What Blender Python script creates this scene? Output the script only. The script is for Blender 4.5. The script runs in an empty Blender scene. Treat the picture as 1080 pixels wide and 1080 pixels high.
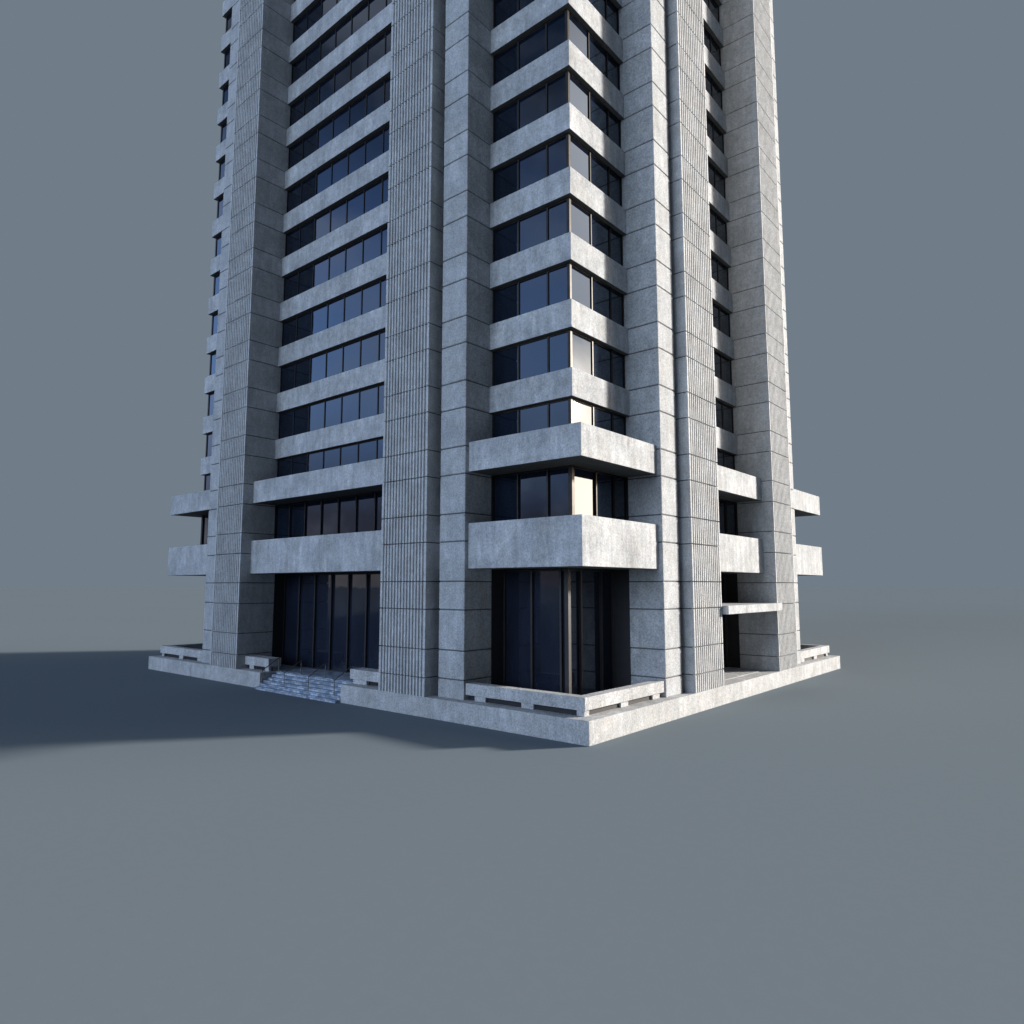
import bpy, bmesh, math, random
from mathutils import Vector, Matrix
random.seed(4)
S = bpy.context.scene
COL = S.collection

# ------------------------------------------------------------------ dimensions
L, R = 43.467, 37.053            # plinth sides: along -x (left face) and +y (right face)
H = 1.04                         # plinth height
A1, A2P, A2, A3 = 7.94, 9.80, 10.27, 14.0   # pier edges, measured from a corner
DPL, DBAL, DSP, DRIB = .555, .80, 2.40, .025
DGL, DGR = 2.70, 3.75            # depth of the upper and of the ground floor glass
ZJ1, ZSM, P = 2.0, 1.466, 3.544  # first pier joint, low block, storey height
Z2B, Z2T, Z3B, Z3T = 7.66, 10.02, 12.73, 14.31
NF = 15                          # storeys above the second balcony
def J(n): return ZJ1 + ((n-1)//2)*P + ((n-1) % 2)*ZSM
ZTOP = J(9 + 2*NF) + ZSM

# ------------------------------------------------------------------ materials
def new_mat(name):
    m = bpy.data.materials.new(name); m.use_nodes = True
    nt = m.node_tree; b = nt.nodes['Principled BSDF']
    return m, nt, b
def node(nt, typ, **kw):
    n = nt.nodes.new(typ)
    for k, v in kw.items(): setattr(n, k, v)
    return n
def noise(nt, vec, scale, detail=3, rough=.6):
    n = node(nt, 'ShaderNodeTexNoise'); n.inputs['Scale'].default_value = scale
    n.inputs['Detail'].default_value = detail; n.inputs['Roughness'].default_value = rough
    nt.links.new(vec, n.inputs['Vector']); return n.outputs['Fac']
def ramp(nt, fac, a, b, va, vb):
    r = node(nt, 'ShaderNodeMapRange'); r.clamp = True
    for i, v in zip(('From Min', 'From Max', 'To Min', 'To Max'), (a, b, va, vb)): r.inputs[i].default_value = v
    nt.links.new(fac, r.inputs['Value']); return r.outputs['Result']
def mul(nt, a, b, op='MULTIPLY'):
    m = node(nt, 'ShaderNodeMath', operation=op)
    for i, v in enumerate((a, b)):
        if isinstance(v, (int, float)): m.inputs[i].default_value = v
        else: nt.links.new(v, m.inputs[i])
    return m.outputs[0]
def stretch(nt, vec, sx, sy, sz):
    m = node(nt, 'ShaderNodeVectorMath', operation='MULTIPLY'); m.inputs[1].default_value = (sx, sy, sz)
    nt.links.new(vec, m.inputs[0]); return m.outputs[0]

def concrete(name, base, blotch=.14, streak=.16, speck=.22, stain=.0, bump=.35):
    m, nt, b = new_mat(name)
    pos = node(nt, 'ShaderNodeNewGeometry').outputs['Position']
    v1 = ramp(nt, noise(nt, pos, .55, 4), .3, .7, 1-blotch, 1+blotch)
    v2 = ramp(nt, noise(nt, stretch(nt, pos, 1.6, 1.6, .30), 1.5, 4, .65), .32, .68, 1-streak, 1+streak)
    v3 = mul(nt, ramp(nt, noise(nt, pos, 11.0, 4, .8), .33, .67, 1-speck, 1+speck), ramp(nt, noise(nt, pos, 2.6, 3, .7), .35, .65, .9, 1.1))
    v4 = ramp(nt, noise(nt, stretch(nt, pos, 1, 1, .12), 4.5, 3, .6), .60, .72, 1.0, 1+streak*1.1)
    pit = ramp(nt, noise(nt, pos, 4.2, 6, .8), .30, .40, 1-speck*.9, 1.0)
    v = mul(nt, mul(nt, v1, v2), mul(nt, mul(nt, v3, v4), pit))
    c = node(nt, 'ShaderNodeVectorMath', operation='SCALE'); c.inputs[0].default_value = base
    nt.links.new(v, c.inputs['Scale'])
    warm = node(nt, 'ShaderNodeMix', data_type='RGBA', blend_type='MULTIPLY')
    warm.inputs['B'].default_value = (1.0, .955, .90, 1)
    nt.links.new(ramp(nt, noise(nt, pos, .9, 3), .45, .65, 0, .5), warm.inputs['Factor'])
    nt.links.new(c.outputs[0], warm.inputs['A'])
    nt.links.new(warm.outputs['Result'], b.inputs['Base Color'])
    b.inputs['Roughness'].default_value = .82
    b.inputs['Specular IOR Level'].default_value = .3
    bp = node(nt, 'ShaderNodeBump'); bp.inputs['Strength'].default_value = bump; bp.inputs['Distance'].default_value = .04
    nt.links.new(mul(nt, noise(nt, pos, 11, 5, .8), pit), bp.inputs['Height'])
    nt.links.new(bp.outputs['Normal'], b.inputs['Normal'])
    return m
M_BAND = concrete('smooth_concrete', (.378, .40, .432), .20, .17, .28)
M_PIER = concrete('pier_concrete', (.372, .394, .425), .14, .10, .33, bump=.6)
M_RIB = concrete('ribbed_concrete', (.43, .447, .47), .12, .10, .26, bump=.3)
M_BASE = concrete('plinth_concrete', (.395, .41, .432), .16, .14, .38, bump=.6)
M_UNDERSHADE = concrete('underside_shade', (.10, .098, .095), .1, .1, .2)  # same concrete darkened: shade painted onto the down-facing faces
M_JOINT = concrete('joint_mortar', (.10, .105, .115), .1, .1, .1)

def metal(name, col, rough, met=.9):
    m, nt, b = new_mat(name)
    pos = node(nt, 'ShaderNodeNewGeometry').outputs['Position']
    v = ramp(nt, noise(nt, pos, 3, 4), .3, .7, .8, 1.2)
    c = node(nt, 'ShaderNodeVectorMath', operation='SCALE'); c.inputs[0].default_value = col
    nt.links.new(v, c.inputs['Scale']); nt.links.new(c.outputs[0], b.inputs['Base Color'])
    b.inputs['Metallic'].default_value = met; b.inputs['Roughness'].default_value = rough
    return m
M_MULL = metal('bronze_mullion', (.035, .032, .029), .45)
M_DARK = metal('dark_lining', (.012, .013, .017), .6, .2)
M_FRAME2 = metal('dark_bronze_mullion', (.020, .020, .022), .5, .2)
M_RAIL = metal('handrail_steel', (.16, .15, .14), .4)

def glass(name, col, ior, tint=(1, 1, 1, 1)):
    m, nt, b = new_mat(name)
    pos = node(nt, 'ShaderNodeNewGeometry').outputs['Position']
    v = ramp(nt, noise(nt, stretch(nt, pos, 1, 1, .4), .8, 2), .3, .7, .7, 1.3)
    c = node(nt, 'ShaderNodeVectorMath', operation='SCALE'); c.inputs[0].default_value = col
    nt.links.new(v, c.inputs['Scale']); nt.links.new(c.outputs[0], b.inputs['Base Color'])
    b.inputs['Roughness'].default_value = .03
    b.inputs['IOR'].default_value = ior; b.inputs['Specular Tint'].default_value = tint
    bp = node(nt, 'ShaderNodeBump'); bp.inputs['Strength'].default_value = .10; bp.inputs['Distance'].default_value = .03
    nt.links.new(noise(nt, pos, .7, 2), bp.inputs['Height']); nt.links.new(bp.outputs['Normal'], b.inputs['Normal'])
    return m
M_GLASS = glass('reflective_window_glass', (.004, .007, .016), 1.78, (.62, .80, 1, 1))
M_GLASS2 = glass('ground_floor_glass', (.012, .016, .030), 1.6)

def stone_blocks():
    m, nt, b = new_mat('blue_stone_blocks')
    pos = node(nt, 'ShaderNodeNewGeometry').outputs['Position']
    sep = node(nt, 'ShaderNodeSeparateXYZ'); nt.links.new(pos, sep.inputs[0])
    cmb = node(nt, 'ShaderNodeCombineXYZ')
    nt.links.new(sep.outputs['X'], cmb.inputs['X'])
    nt.links.new(mul(nt, mul(nt, sep.outputs['Z'], 1.0), sep.outputs['Y'], 'ADD'), cmb.inputs['Y'])
    br = node(nt, 'ShaderNodeTexBrick')
    for k, v in (('Scale', 1.0), ('Mortar Size', .012), ('Brick Width', .38), ('Row Height', .237), ('Bias', -.1)): br.inputs[k].default_value = v
    br.inputs['Color1'].default_value = (.17, .22, .31, 1); br.inputs['Color2'].default_value = (.50, .59, .72, 1)
    br.inputs['Mortar'].default_value = (.10, .12, .15, 1)
    nt.links.new(cmb.outputs[0], br.inputs['Vector'])
    v = node(nt, 'ShaderNodeVectorMath', operation='SCALE')
    nt.links.new(br.outputs['Color'], v.inputs[0])
    nt.links.new(ramp(nt, noise(nt, pos, 5, 5, .7), .3, .7, .7, 1.25), v.inputs['Scale'])
    nt.links.new(v.outputs[0], b.inputs['Base Color'])
    b.inputs['Roughness'].default_value = .35
    return m
M_STONE = stone_blocks()

def ground_mat():
    m, nt, b = new_mat('grey_ground')
    pos = node(nt, 'ShaderNodeNewGeometry').outputs['Position']
    v = mul(nt, ramp(nt, noise(nt, pos, .02, 3), .3, .7, .985, 1.015), ramp(nt, noise(nt, pos, 3, 4), .3, .7, .985, 1.015))
    c = node(nt, 'ShaderNodeVectorMath', operation='SCALE'); c.inputs[0].default_value = GROUND_COL
    nt.links.new(v, c.inputs['Scale']); nt.links.new(c.outputs[0], b.inputs['Base Color'])
    b.inputs['Roughness'].default_value = 1; b.inputs['Specular IOR Level'].default_value = 0
    return m
GROUND_COL = (.159, .191, .217)

# ------------------------------------------------------------------ mesh helpers
def add_box(bm, x0, x1, y0, y1, z0, z1):
    vs = [bm.verts.new(c) for c in ((x0,y0,z0),(x1,y0,z0),(x1,y1,z0),(x0,y1,z0),(x0,y0,z1),(x1,y0,z1),(x1,y1,z1),(x0,y1,z1))]
    for f in ((0,3,2,1),(4,5,6,7),(0,1,5,4),(1,2,6,5),(2,3,7,6),(3,0,4,7)): bm.faces.new([vs[i] for i in f])
def add_prism(bm, pts, z0, z1):
    lo = [bm.verts.new((x, y, z0)) for x, y in pts]; hi = [bm.verts.new((x, y, z1)) for x, y in pts]
    n = len(pts)
    bm.faces.new(lo[::-1]); bm.faces.new(hi)
    for i in range(n): bm.faces.new((lo[i], lo[(i+1) % n], hi[(i+1) % n], hi[i]))
def add_bar(bm, a, b, r, seg=8):
    a, b = Vector(a), Vector(b); d = b-a
    M = Matrix.Translation((a+b)/2) @ d.to_track_quat('Z', 'Y').to_matrix().to_4x4()
    bmesh.ops.create_cone(bm, cap_ends=True, segments=seg, radius1=r, radius2=r, depth=d.length, matrix=M)
def obj(name, bm, mat, parent=None, bevel=0, loc=None, origin=(0, 0, 0), under=None):
    bmesh.ops.recalc_face_normals(bm, faces=bm.faces)
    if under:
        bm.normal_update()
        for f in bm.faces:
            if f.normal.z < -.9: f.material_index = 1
    me = bpy.data.meshes.new(name)
    if origin != (0, 0, 0): bmesh.ops.translate(bm, verts=bm.verts, vec=-Vector(origin))
    bm.to_mesh(me); bm.free(); me.materials.append(mat)
    if under: me.materials.append(under)
    o = bpy.data.objects.new(name, me); COL.objects.link(o)
    o.location = loc if loc else origin
    if parent: o.parent = parent
    if bevel:
        bv = o.modifiers.new('bevel', 'BEVEL'); bv.width = bevel; bv.segments = 2; bv.limit_method = 'ANGLE'; bv.angle_limit = math.radians(50)
    return o
def tag(o, label=None, cat=None, group=None, kind=None):
    for k, v in (('label', label), ('category', cat), ('group', group), ('kind', kind)):
        if v: o[k] = v
    return o
def empty(name, loc=(0, 0, 0)):
    o = bpy.data.objects.new(name, None); o.empty_display_size = .5; COL.objects.link(o); o.location = loc; return o
def copy_tree(o, parent):
    c = o.copy(); COL.objects.link(c); c.parent = parent
    for ch in list(o.children): copy_tree(ch, c)
    return c
# plan points: (s, t) with s along the left face (-x) and t along the right face (+y)
def pl(s, t): return (-s, t)

# ------------------------------------------------------------------ ground
bm = bmesh.new(); G = 6000
vs = [bm.verts.new(c) for c in ((-G, -G, 0), (G, -G, 0), (G, G, 0), (-G, G, 0))]; bm.faces.new(vs)
tag(obj('ground', bm, ground_mat()), kind='structure')

# ------------------------------------------------------------------ the tower
T = empty('office_tower')
tag(T, 'grey concrete office tower with ribbed piers, corner balconies and dark glass strips', 'building')

# plinth with the notch of the stairs
SU0, SU1, SD = 17.39, 26.24, 1.45
bm = bmesh.new()
add_prism(bm, [pl(0, 0), pl(0, R), pl(L, R), pl(L, 0), pl(SU1, 0), pl(SU1, SD), pl(SU0, SD), pl(SU0, 0)], 0, H)
plinth = obj('plinth', bm, M_BASE, T, .025)

# stairs: six risers of blue stone, and the paved landing behind them
bm = bmesh.new()
for k in range(6):
    d0 = -.35 + .30*k
    z1 = .1733*(k+1) - (.002 if k == 5 else 0)
    add_box(bm, -(SU1-.003) - (.0), -(SU0+.003), d0, SD-.003 if k < 5 else SD-.002, .1733*k if k else .0, z1) if d0 < SD-.01 else None
stairs = obj('stairs', bm, M_STONE, T, .012)
bm = bmesh.new(); add_box(bm, -(SU1+.1), -(SU0-.1), SD, DGR-.02, H+.001, H+.010); add_box(bm, -(L-A3-.02), -(SU1+.1), SD+.25, DGR-.02, H+.001, H+.010); add_box(bm, -(SU0-.1), -(A3+.02), 1.1, DGR-.02, H+.001, H+.010)
lp = obj('landing_paving', bm, M_STONE, T)
bm = bmesh.new(); add_box(bm, -DGR, -1.0, A3+.02, R-A3-.02, H+.001, H+.03)
obj('landing_paving', bm, M_BASE, T, .01)

# inner core
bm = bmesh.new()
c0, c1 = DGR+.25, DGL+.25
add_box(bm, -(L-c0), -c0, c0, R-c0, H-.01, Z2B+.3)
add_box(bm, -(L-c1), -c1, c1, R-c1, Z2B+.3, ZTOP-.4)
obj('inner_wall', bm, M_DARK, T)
bm = bmesh.new(); add_box(bm, -(L-DSP), -DSP, DSP, R-DSP, ZTOP-.4, ZTOP)
obj('roof', bm, M_BAND, T, .03)

# piers ------------------------------------------------------------
joints = [H] + [J(n) for n in range(1, 9+2*NF+1)] + [ZTOP]
def pier_blocks(profile, core):
    bm = bmesh.new(); g = .028
    for i in range(len(joints)-1):
        a = joints[i] + (g if i else -.01); b = joints[i+1] - (g if i < len(joints)-2 else 0)
        if b-a > .05: add_prism(bm, profile, a, b)
    return bm
rib_n = 14
def rib_profile():
    u0, u1, d0, d1 = A2, A3, DRIB, 3.0
    pts = [(u0, d1), (u0, d0)]
    m = .11; pitch = (u1-u0-2*m)/rib_n
    for k in range(rib_n):
        a = u0+m+pitch*k+.062
        pts += [(a, d0), (a+.018, d0+.11), (a+pitch-.142, d0+.11), (a+pitch-.124, d0)]
    pts += [(u1, d0), (u1, d1)]
    return pts
rib_prof = rib_profile()
plain_prof = [(A1, 3.0), (A1, DPL), (A2P, DPL), (A2P, 3.0)]
def placed(pts, face, mirror, length):
    out = []
    for u, d in pts:
        if mirror: u = length-u
        out.append({'left': (-u, d), 'right': (-d, u), 'back_left': (-(L-d), u), 'back_right': (-u, R-d)}[face])
    return out
for face, length in (('left', L), ('right', R), ('back_left', R), ('back_right', L)):
    for mirror in (False, True):
        for nm, prof, mat, inset in (('ribbed_pier', rib_prof, M_RIB, .14), ('plain_pier', plain_prof, M_PIER, .05)):
            bm = pier_blocks(placed(prof, face, mirror, length), None)
            p_ = obj(nm, bm, mat, T, .045 if nm == 'plain_pier' else .016)
            us = [q[0] for q in prof]; ds = [q[1] for q in prof]
            u0, u1, d0, d1 = min(us)+.045, max(us)-.045, min(ds)+inset, max(ds)+.05
            bm = bmesh.new()
            add_prism(bm, placed([(u0, d0), (u1, d0), (u1, d1), (u0, d1)], face, mirror, length), H+.02, ZTOP-.03)
            obj('joint', bm, M_JOINT, p_)

# corner modules (front, left and right corner) --------------------
def lshape(s0, t0, e, th):
    return [pl(s0, t0), pl(e, t0), pl(e, t0+th), pl(s0+th, t0+th), pl(s0+th, e), pl(s0, e)]
EPS = .003
corners = [((0, 0), 0), ((-L, 0), -math.pi/2), ((0, R), math.pi/2)]
def spread_corner(first, z_list):
    """the first object stands at the front corner at height 0; copies go to every corner and height"""
    for i, (xy, rot) in enumerate(corners):
        for j, z in enumerate(z_list):
            o = first if (i == 0 and j == 0) else copy_tree(first, T)
            o.location = (xy[0], xy[1], z); o.rotation_euler = (0, 0, rot)
E1 = A1+EPS-.006
bm = bmesh.new(); add_prism(bm, lshape(DSP, DSP, E1, .52), 0, ZSM)
sp_c = obj('spandrel', bm, M_BAND, T, .022, under=M_UNDERSHADE)
spread_corner(sp_c, [J(9+2*k) for k in range(NF)])
# balconies: parapet walls on a floor slab
def balcony(z0, z1):
    h = z1-z0
    bm = bmesh.new(); add_prism(bm, lshape(DBAL, DBAL, E1, .28), 0, h)
    b = obj('balcony', bm, M_BAND, T, .025, under=M_UNDERSHADE)
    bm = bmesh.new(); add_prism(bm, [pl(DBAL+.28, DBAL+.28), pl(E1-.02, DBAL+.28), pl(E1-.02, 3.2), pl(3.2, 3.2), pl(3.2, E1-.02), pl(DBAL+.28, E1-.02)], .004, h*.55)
    obj('floor_slab', bm, M_BAND, b, under=M_UNDERSHADE)
    spread_corner(b, [z0])
balcony(Z2B, Z2T); balcony(Z3B, Z3T)

# windows ----------------------------------------------------------
def glazing(bm_g, bm_f, path, mulls, z0, z1, w, dep, head=.09, sill=.06):
    pass
def corner_window(h, D, ms, mt, w, dep, post, mat, cut_head=.10, lining=False, nm='window'):
    fm = M_FRAME2 if lining else M_MULL
    e = E1-.004
    bm = bmesh.new(); add_prism(bm, lshape(D, D, e, .12), 0, h)
    g = obj(nm, bm, mat, T)
    bm = bmesh.new()
    for s in ms:                                     # fins on the left side
        add_box(bm, -(s+w/2), -(s-w/2), D-dep, D+.05, .0, h-.002)
    for t in mt:
        add_box(bm, -(D+.05), -(D-dep), t-w/2, t+w/2, .0, h-.002)
    add_box(bm, -(D+post), -(D-dep*.9), D-dep*.9, D+post, .001, h-.001)          # corner post
    add_box(bm, -(e-.002), -(e-w*.7), D-dep, D+.05, .001, h-.001)
    add_box(bm, -(D+.05), -(D-dep), e-w*.7, e-.002, .001, h-.001)
    dh = dep*.6
    for a, b in ((h-cut_head, h-.003), (.003, .07)):  # head and sill bars
        add_box(bm, -(e-.004), -(D-dh), D-dh, D+.04, a, b)
        add_box(bm, -(D+.04), -(D-dh), D-dh+.001, e-.004, a+.0005, b-.0005)
    obj('window_frame', bm, fm, g, .01)
    if lining:
        for sgn in (0, 1):
            bm = bmesh.new()
            a, b = (E1-.002, 2.62)
            if sgn == 0: add_box(bm, -a, -(a-.03), b, D, 0, h-.001)
            else: add_box(bm, -D, -b, a-.03, a, 0, h-.001)
            obj('reveal_lining', bm, M_DARK, g)
    return g
cw = corner_window(P-ZSM, DGL, (4.08, 6.06), (4.68, 6.58), .10, .06, .12, M_GLASS)
spread_corner(cw, [J(10+2*k) for k in range(NF-1)])
bm = None
cw2 = corner_window(J(9)-Z3T, DGL, (4.08, 6.06), (4.68, 6.58), .10, .06, .12, M_GLASS); spread_corner(cw2, [Z3T])
cw3 = corner_window(Z3B-Z2T+.5, DGL, (4.12, 6.09), (4.78, 6.60), .09, .12, .12, M_GLASS, .10); spread_corner(cw3, [Z2T-.5+.0])
cw4 = corner_window(Z2B-H, DGR, (4.10, 5.99), (4.78, 6.72), .12, .16, .10, M_GLASS2, .12, True); spread_corner(cw4, [H])

# bays -------------------------------------------------------------
def bay(face):
    ln = L if face == 'left' else R
    u0, u1 = A3+.003, ln-A3-.003
    nmod = 8 if face == 'left' else 5
    def bx(bm, ua, ub, da, db, za, zb):
        if face == 'left': add_box(bm, -ub, -ua, da, db, za, zb)
        else: add_box(bm, -db, -da, ua, ub, za, zb)
    def stack(first, zs):
        for j, z in enumerate(zs):
            o = first if j == 0 else copy_tree(first, T)
            o.location = (0, 0, z)
    bm = bmesh.new(); bx(bm, u0, u1, DSP, DSP+.52, 0, ZSM)
    stack(obj('spandrel', bm, M_BAND, T, .022, under=M_UNDERSHADE), [J(9+2*k) for k in range(NF)])
    for z0, z1 in ((Z2B, Z2T), (Z3B, Z3T)):
        bm = bmesh.new(); bx(bm, u0, u1, DBAL, DBAL+.28, 0, z1-z0)
        b = obj('balcony', bm, M_BAND, T, .025, under=M_UNDERSHADE); b.location = (0, 0, z0)
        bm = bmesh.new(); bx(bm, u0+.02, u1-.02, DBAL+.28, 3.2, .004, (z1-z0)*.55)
        obj('floor_slab', bm, M_BAND, b, under=M_UNDERSHADE)
    def win(h, D, w, dep, mat, head=.10, lining=False):
        fm = M_FRAME2 if lining else M_MULL
        bm = bmesh.new(); bx(bm, u0+.002, u1-.002, D, D+.12, 0, h)
        g = obj('window', bm, mat, T)
        bm = bmesh.new()
        for k in range(1, nmod):
            u = A3 + (ln-2*A3)*k/nmod
            bx(bm, u-w/2, u+w/2, D-dep, D+.05, 0, h-.002)
        bx(bm, u0+.004, u0+w*.6, D-dep, D+.05, .001, h-.001); bx(bm, u1-w*.6, u1-.004, D-dep, D+.05, .001, h-.001)
        bx(bm, u0+.004, u1-.004, D-dep*.6, D+.04, h-head, h-.003); bx(bm, u0+.004, u1-.004, D-dep*.6, D+.04, .003, .07)
        obj('window_frame', bm, fm, g, .01)
        if lining:
            for a in (u0, u1-.03):
                bm = bmesh.new(); bx(bm, a, a+.03, 2.76, D, 0, h-.001); obj('reveal_lining', bm, M_DARK, g)
        return g
    stack(win(P-ZSM, DGL, .08, .05, M_GLASS), [J(10+2*k) for k in range(NF-1)])
    stack(win(J(9)-Z3T, DGL, .08, .05, M_GLASS), [Z3T])
    stack(win(Z3B-Z2T+.5, DGL, .09, .11, M_GLASS, .10), [Z2T-.5])
    stack(win(Z2B-H, DGR, .11, .16, M_GLASS2, .12, True), [H])
bay('left'); bay('right')

# concrete filling the slot between the piers at balcony height
bm = bmesh.new()
for a, b in ((A2P, A2), (L-A2, L-A2P)): add_box(bm, -b+.003, -a-.003, 1.0, 2.9, Z2B, Z2T)
for a, b in ((A2P, A2), (R-A2, R-A2P)): add_box(bm, -2.9, -1.0, a+.003, b-.003, Z2B, Z2T)
obj('slot_infill', bm, M_BAND, T)
# dark closures at the back of the slots
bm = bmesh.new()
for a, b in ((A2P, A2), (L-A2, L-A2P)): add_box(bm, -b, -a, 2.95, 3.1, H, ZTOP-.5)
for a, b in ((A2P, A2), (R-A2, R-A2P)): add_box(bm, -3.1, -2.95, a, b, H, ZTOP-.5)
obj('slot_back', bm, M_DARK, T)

# entrance canopy on the right face
bm = bmesh.new(); add_box(bm, -DGR+.2, .34, A3+.06, R-A3-.06, 5.13, 5.63)
cn = obj('entrance_canopy', bm, M_BAND, T, .02)

# ------------------------------------------------------------------ benches
BT0, BT1 = 1.31, 1.885
def corner_bench():
    b = empty('concrete_bench', (0, 0, H))
    bm = bmesh.new(); add_prism(bm, lshape(.62, .62, A1-.07, .58), BT0-H, BT1-H)
    obj('seat_slab', bm, M_BASE, b, .02)
    for (s0, s1, t0, t1) in ((.74, 1.15, .74, 1.13), (3.60, 4.33, .74, 1.1), (6.62, 7.35, .74, 1.1), (.74, 1.1, 3.8, 4.48), (.74, 1.1, 6.86, 7.6)):
        bm = bmesh.new(); add_box(bm, -s1, -s0, t0, t1, 0, BT0-H+.002)
        obj('leg', bm, M_BASE, b, .01)
    bm = bmesh.new(); add_prism(bm, lshape(.86, .86, A1-.10, .06), 0, BT0-H+.003); obj('shade_back_panel', bm, M_DARK, b)  # backing behind the legs, its dark colour stands in for the gap's shade
    return b
GB = 'long low concrete benches standing on the plinth'
b0 = corner_bench()
def bench_copy(src, loc, rot):
    c = src.copy(); COL.objects.link(c); c.location = loc; c.rotation_euler = (0, 0, rot)
    for ch in list(src.children):
        d = ch.copy(); COL.objects.link(d); d.parent = c
    return c
b1 = bench_copy(b0, (-L, 0, H), -math.pi/2)
b2 = bench_copy(b0, (0, R, H), math.pi/2)
tag(b0, 'L-shaped concrete bench wrapping the nearest corner of the plinth, below the front corner balconies', 'bench', GB)
tag(b1, 'L-shaped concrete bench at the shaded far left end of the plinth', 'bench', GB)
tag(b2, 'L-shaped concrete bench at the sunlit far right end of the plinth', 'bench', GB)
def bay_bench(u0, u1, legs, lab):
    b = empty('concrete_bench', (-(u0+u1)/2, .66, H)); ox = -(u0+u1)/2
    bm = bmesh.new(); add_box(bm, -u1-ox, -u0-ox, 0, .97, BT0-H, BT1-H)
    obj('seat_slab', bm, M_BASE, b, .02)
    for a, c in legs:
        bm = bmesh.new(); add_box(bm, -c-ox, -a-ox, .12, .85, 0, BT0-H+.002)
        obj('leg', bm, M_BASE, b, .01)
    bm = bmesh.new(); add_box(bm, -u1-ox+.03, -u0-ox-.03, .30, .36, 0, BT0-H+.003); obj('shade_back_panel', bm, M_DARK, b)  # backing coloured dark so the gap under the seat looks shaded
    tag(b, lab, 'bench', GB)
bay_bench(26.36, 29.44, ((26.5, 27.0), (28.4, 29.0)), 'short straight concrete bench left of the blue stone stairs, beside the far ribbed pier')
bay_bench(14.03, 17.42, ((14.1, 14.55), (16.0, 17.25)), 'short straight concrete bench right of the blue stone stairs, against the middle ribbed pier')

# ------------------------------------------------------------------ handrails
def handrail(u, lab):
    b = empty('handrail', (-u, .1, .3466))
    zt = H-.3466
    bm = bmesh.new(); add_bar(bm, (0, 0, 0), (0, 0, .86), .028); obj('post', bm, M_RAIL, b)
    bm = bmesh.new(); add_bar(bm, (0, 1.22, zt-.0), (0, 1.22, zt+.90), .028); obj('post', bm, M_RAIL, b)
    bm = bmesh.new(); add_bar(bm, (0, -.02, .85), (0, 1.24, zt+.90), .032); obj('top_rail', bm, M_RAIL, b)
    tag(b, lab, 'handrail', 'thin metal handrails on the blue stone stairs')
handrail(26.12, 'thin metal handrail at the left end of the stairs, beside the left bench')
handrail(23.5, 'thin metal handrail second from the left on the stairs, before the dark glass')
handrail(20.8, 'thin metal handrail third from the left on the stairs, before the dark glass')
handrail(18.15, 'thin metal handrail at the right end of the stairs, nearest the right bench')

# ------------------------------------------------------------------ light
SUN_EL, AX, AY = 15.5, 1.0, 1.30
sd = Vector((AX, AY, 0)).normalized()*math.cos(math.radians(SUN_EL)); sd.z = math.sin(math.radians(SUN_EL))
sl = bpy.data.lights.new('sun', 'SUN'); sl.energy = 5; sl.angle = math.radians(4.5); sl.color = (1.0, .935, .84)
so = bpy.data.objects.new('sun', sl); COL.objects.link(so); so.location = (60, 60, 60)
so.rotation_euler = sd.to_track_quat('Z', 'Y').to_euler()

W = bpy.data.worlds.new('World'); S.world = W; W.use_nodes = True
nt = W.node_tree; bg = nt.nodes['Background']
d = node(nt, 'ShaderNodeTexCoord').outputs['Generated']
sep = node(nt, 'ShaderNodeSeparateXYZ'); nt.links.new(d, sep.inputs[0])
def wdot(vec):
    n = node(nt, 'ShaderNodeVectorMath', operation='DOT_PRODUCT'); nt.links.new(d, n.inputs[0]); n.inputs[1].default_value = vec; return n.outputs['Value']
def wmix(fac, a, b):
    m = node(nt, 'ShaderNodeMix', data_type='RGBA')
    nt.links.new(fac, m.inputs['Factor'])
    for k, v in (('A', a), ('B', b)):
        if isinstance(v, tuple): m.inputs[k].default_value = (*v, 1)
        else: nt.links.new(v, m.inputs[k])
    return m.outputs['Result']
HAZE = (.100, .125, .152)
el = sep.outputs['Z']
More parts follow.
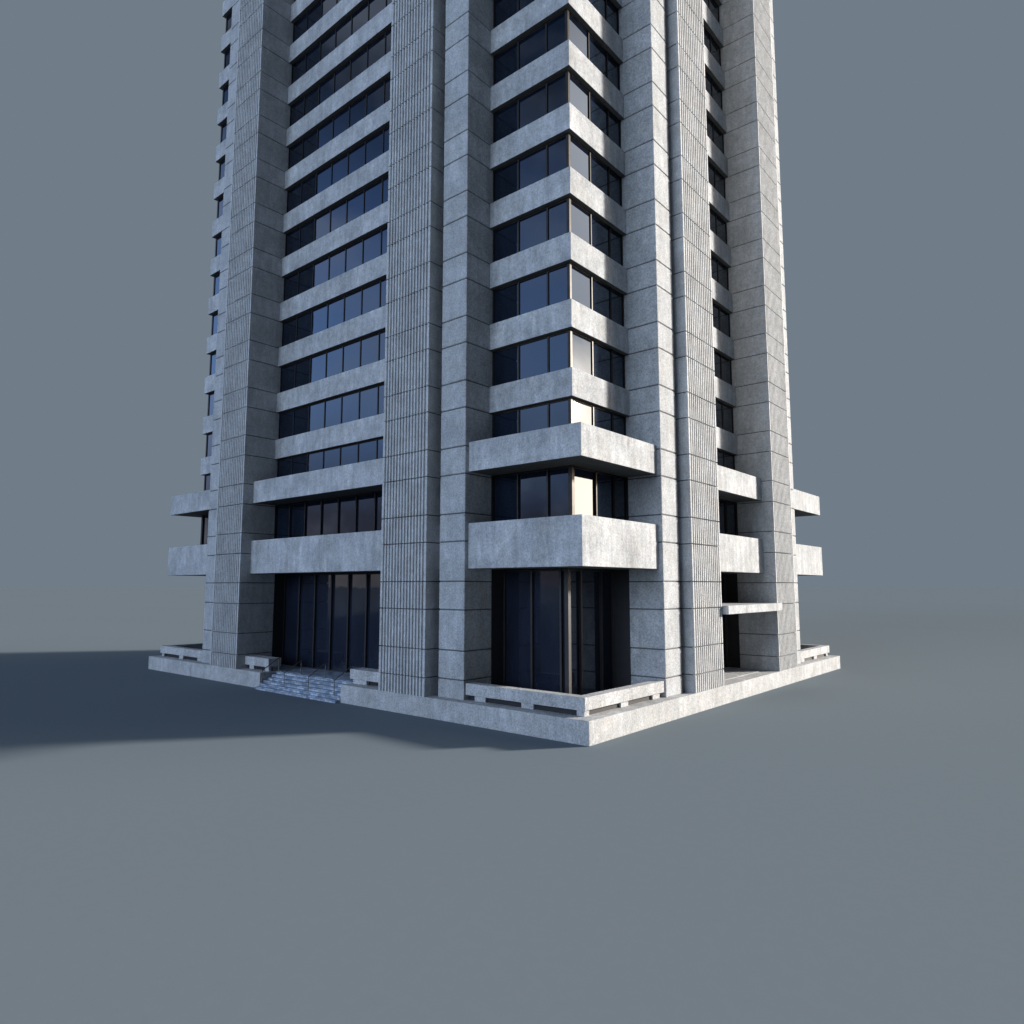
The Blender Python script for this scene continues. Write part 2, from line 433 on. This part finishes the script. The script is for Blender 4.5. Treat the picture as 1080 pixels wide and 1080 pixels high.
# clear bluish sky behind the camera, low brownish horizon with soft clouds
cl = noise(nt, stretch(nt, d, 1, 1, 2.2), 2.6, 5, .55)
blue = wmix(ramp(nt, el, .20, .48, 0, 1), (.46, .74, 1.30), (.22, .38, .80))
blue = wmix(ramp(nt, el, .42, .60, 0, 1), blue, (.03, .045, .07))
blue = wmix(ramp(nt, cl, .48, .64, 0, .45), blue, (.62, .66, .78))
low = wmix(ramp(nt, noise(nt, d, 7, 4), .45, .6, 0, 1), (.15, .14, .17), (.36, .34, .37))
back = wmix(ramp(nt, el, .10, .27, 0, 1), low, blue)
wd = ramp(nt, wdot(Vector((1, -.8, 0)).normalized()), .25, .60, 0, 1)      # sky dimmed behind and right of the camera to darken shaded sides
sky = wmix(wd, HAZE, (.035, .042, .055))
wb = ramp(nt, wdot(Vector((-1, -1, 0)).normalized()), .58, .76, 0, 1)
sky = wmix(wb, sky, back)
# bright warm haze round the low sun
g = wdot(tuple(Vector((AX, AY, .16)).normalized()))
sky = wmix(ramp(nt, g, .84, .96, 0, .55), sky, (.42, .40, .39))
g2 = wdot(tuple(Vector((AX*.92, AY, .72)).normalized()))
sky = wmix(ramp(nt, g2, .93, .98, 0, .95), sky, (1.6, 1.55, 1.55))
sky = wmix(ramp(nt, g, .966, .992, 0, 1), sky, (8.0, 6.2, 4.6))
# a wide bright patch added behind the camera to light the left face
az = math.radians(176)
g3 = wdot(tuple(Vector((-math.sin(az), math.cos(az), .15)).normalized()))
sky = wmix(ramp(nt, g3, .925, .98, 0, 1), sky, (2.8, 3.45, 4.35))
nt.links.new(sky, bg.inputs['Color']); bg.inputs['Strength'].default_value = 1.0

# ------------------------------------------------------------------ camera
cam = bpy.data.cameras.new('camera'); co = bpy.data.objects.new('camera', cam); COL.objects.link(co)
co.location = (17.108, -25.337, 6.742)
co.rotation_euler = (math.radians(90+6.105), 0, math.radians(40.165))
cam.sensor_width = 36; cam.lens = 36*735.25/1080
cam.clip_start = .1; cam.clip_end = 20000
S.camera = co
S.view_settings.view_transform = 'Standard'; S.view_settings.look = 'None'
S.view_settings.exposure = .7; S.view_settings.gamma = 1
S.view_settings.use_curve_mapping = False
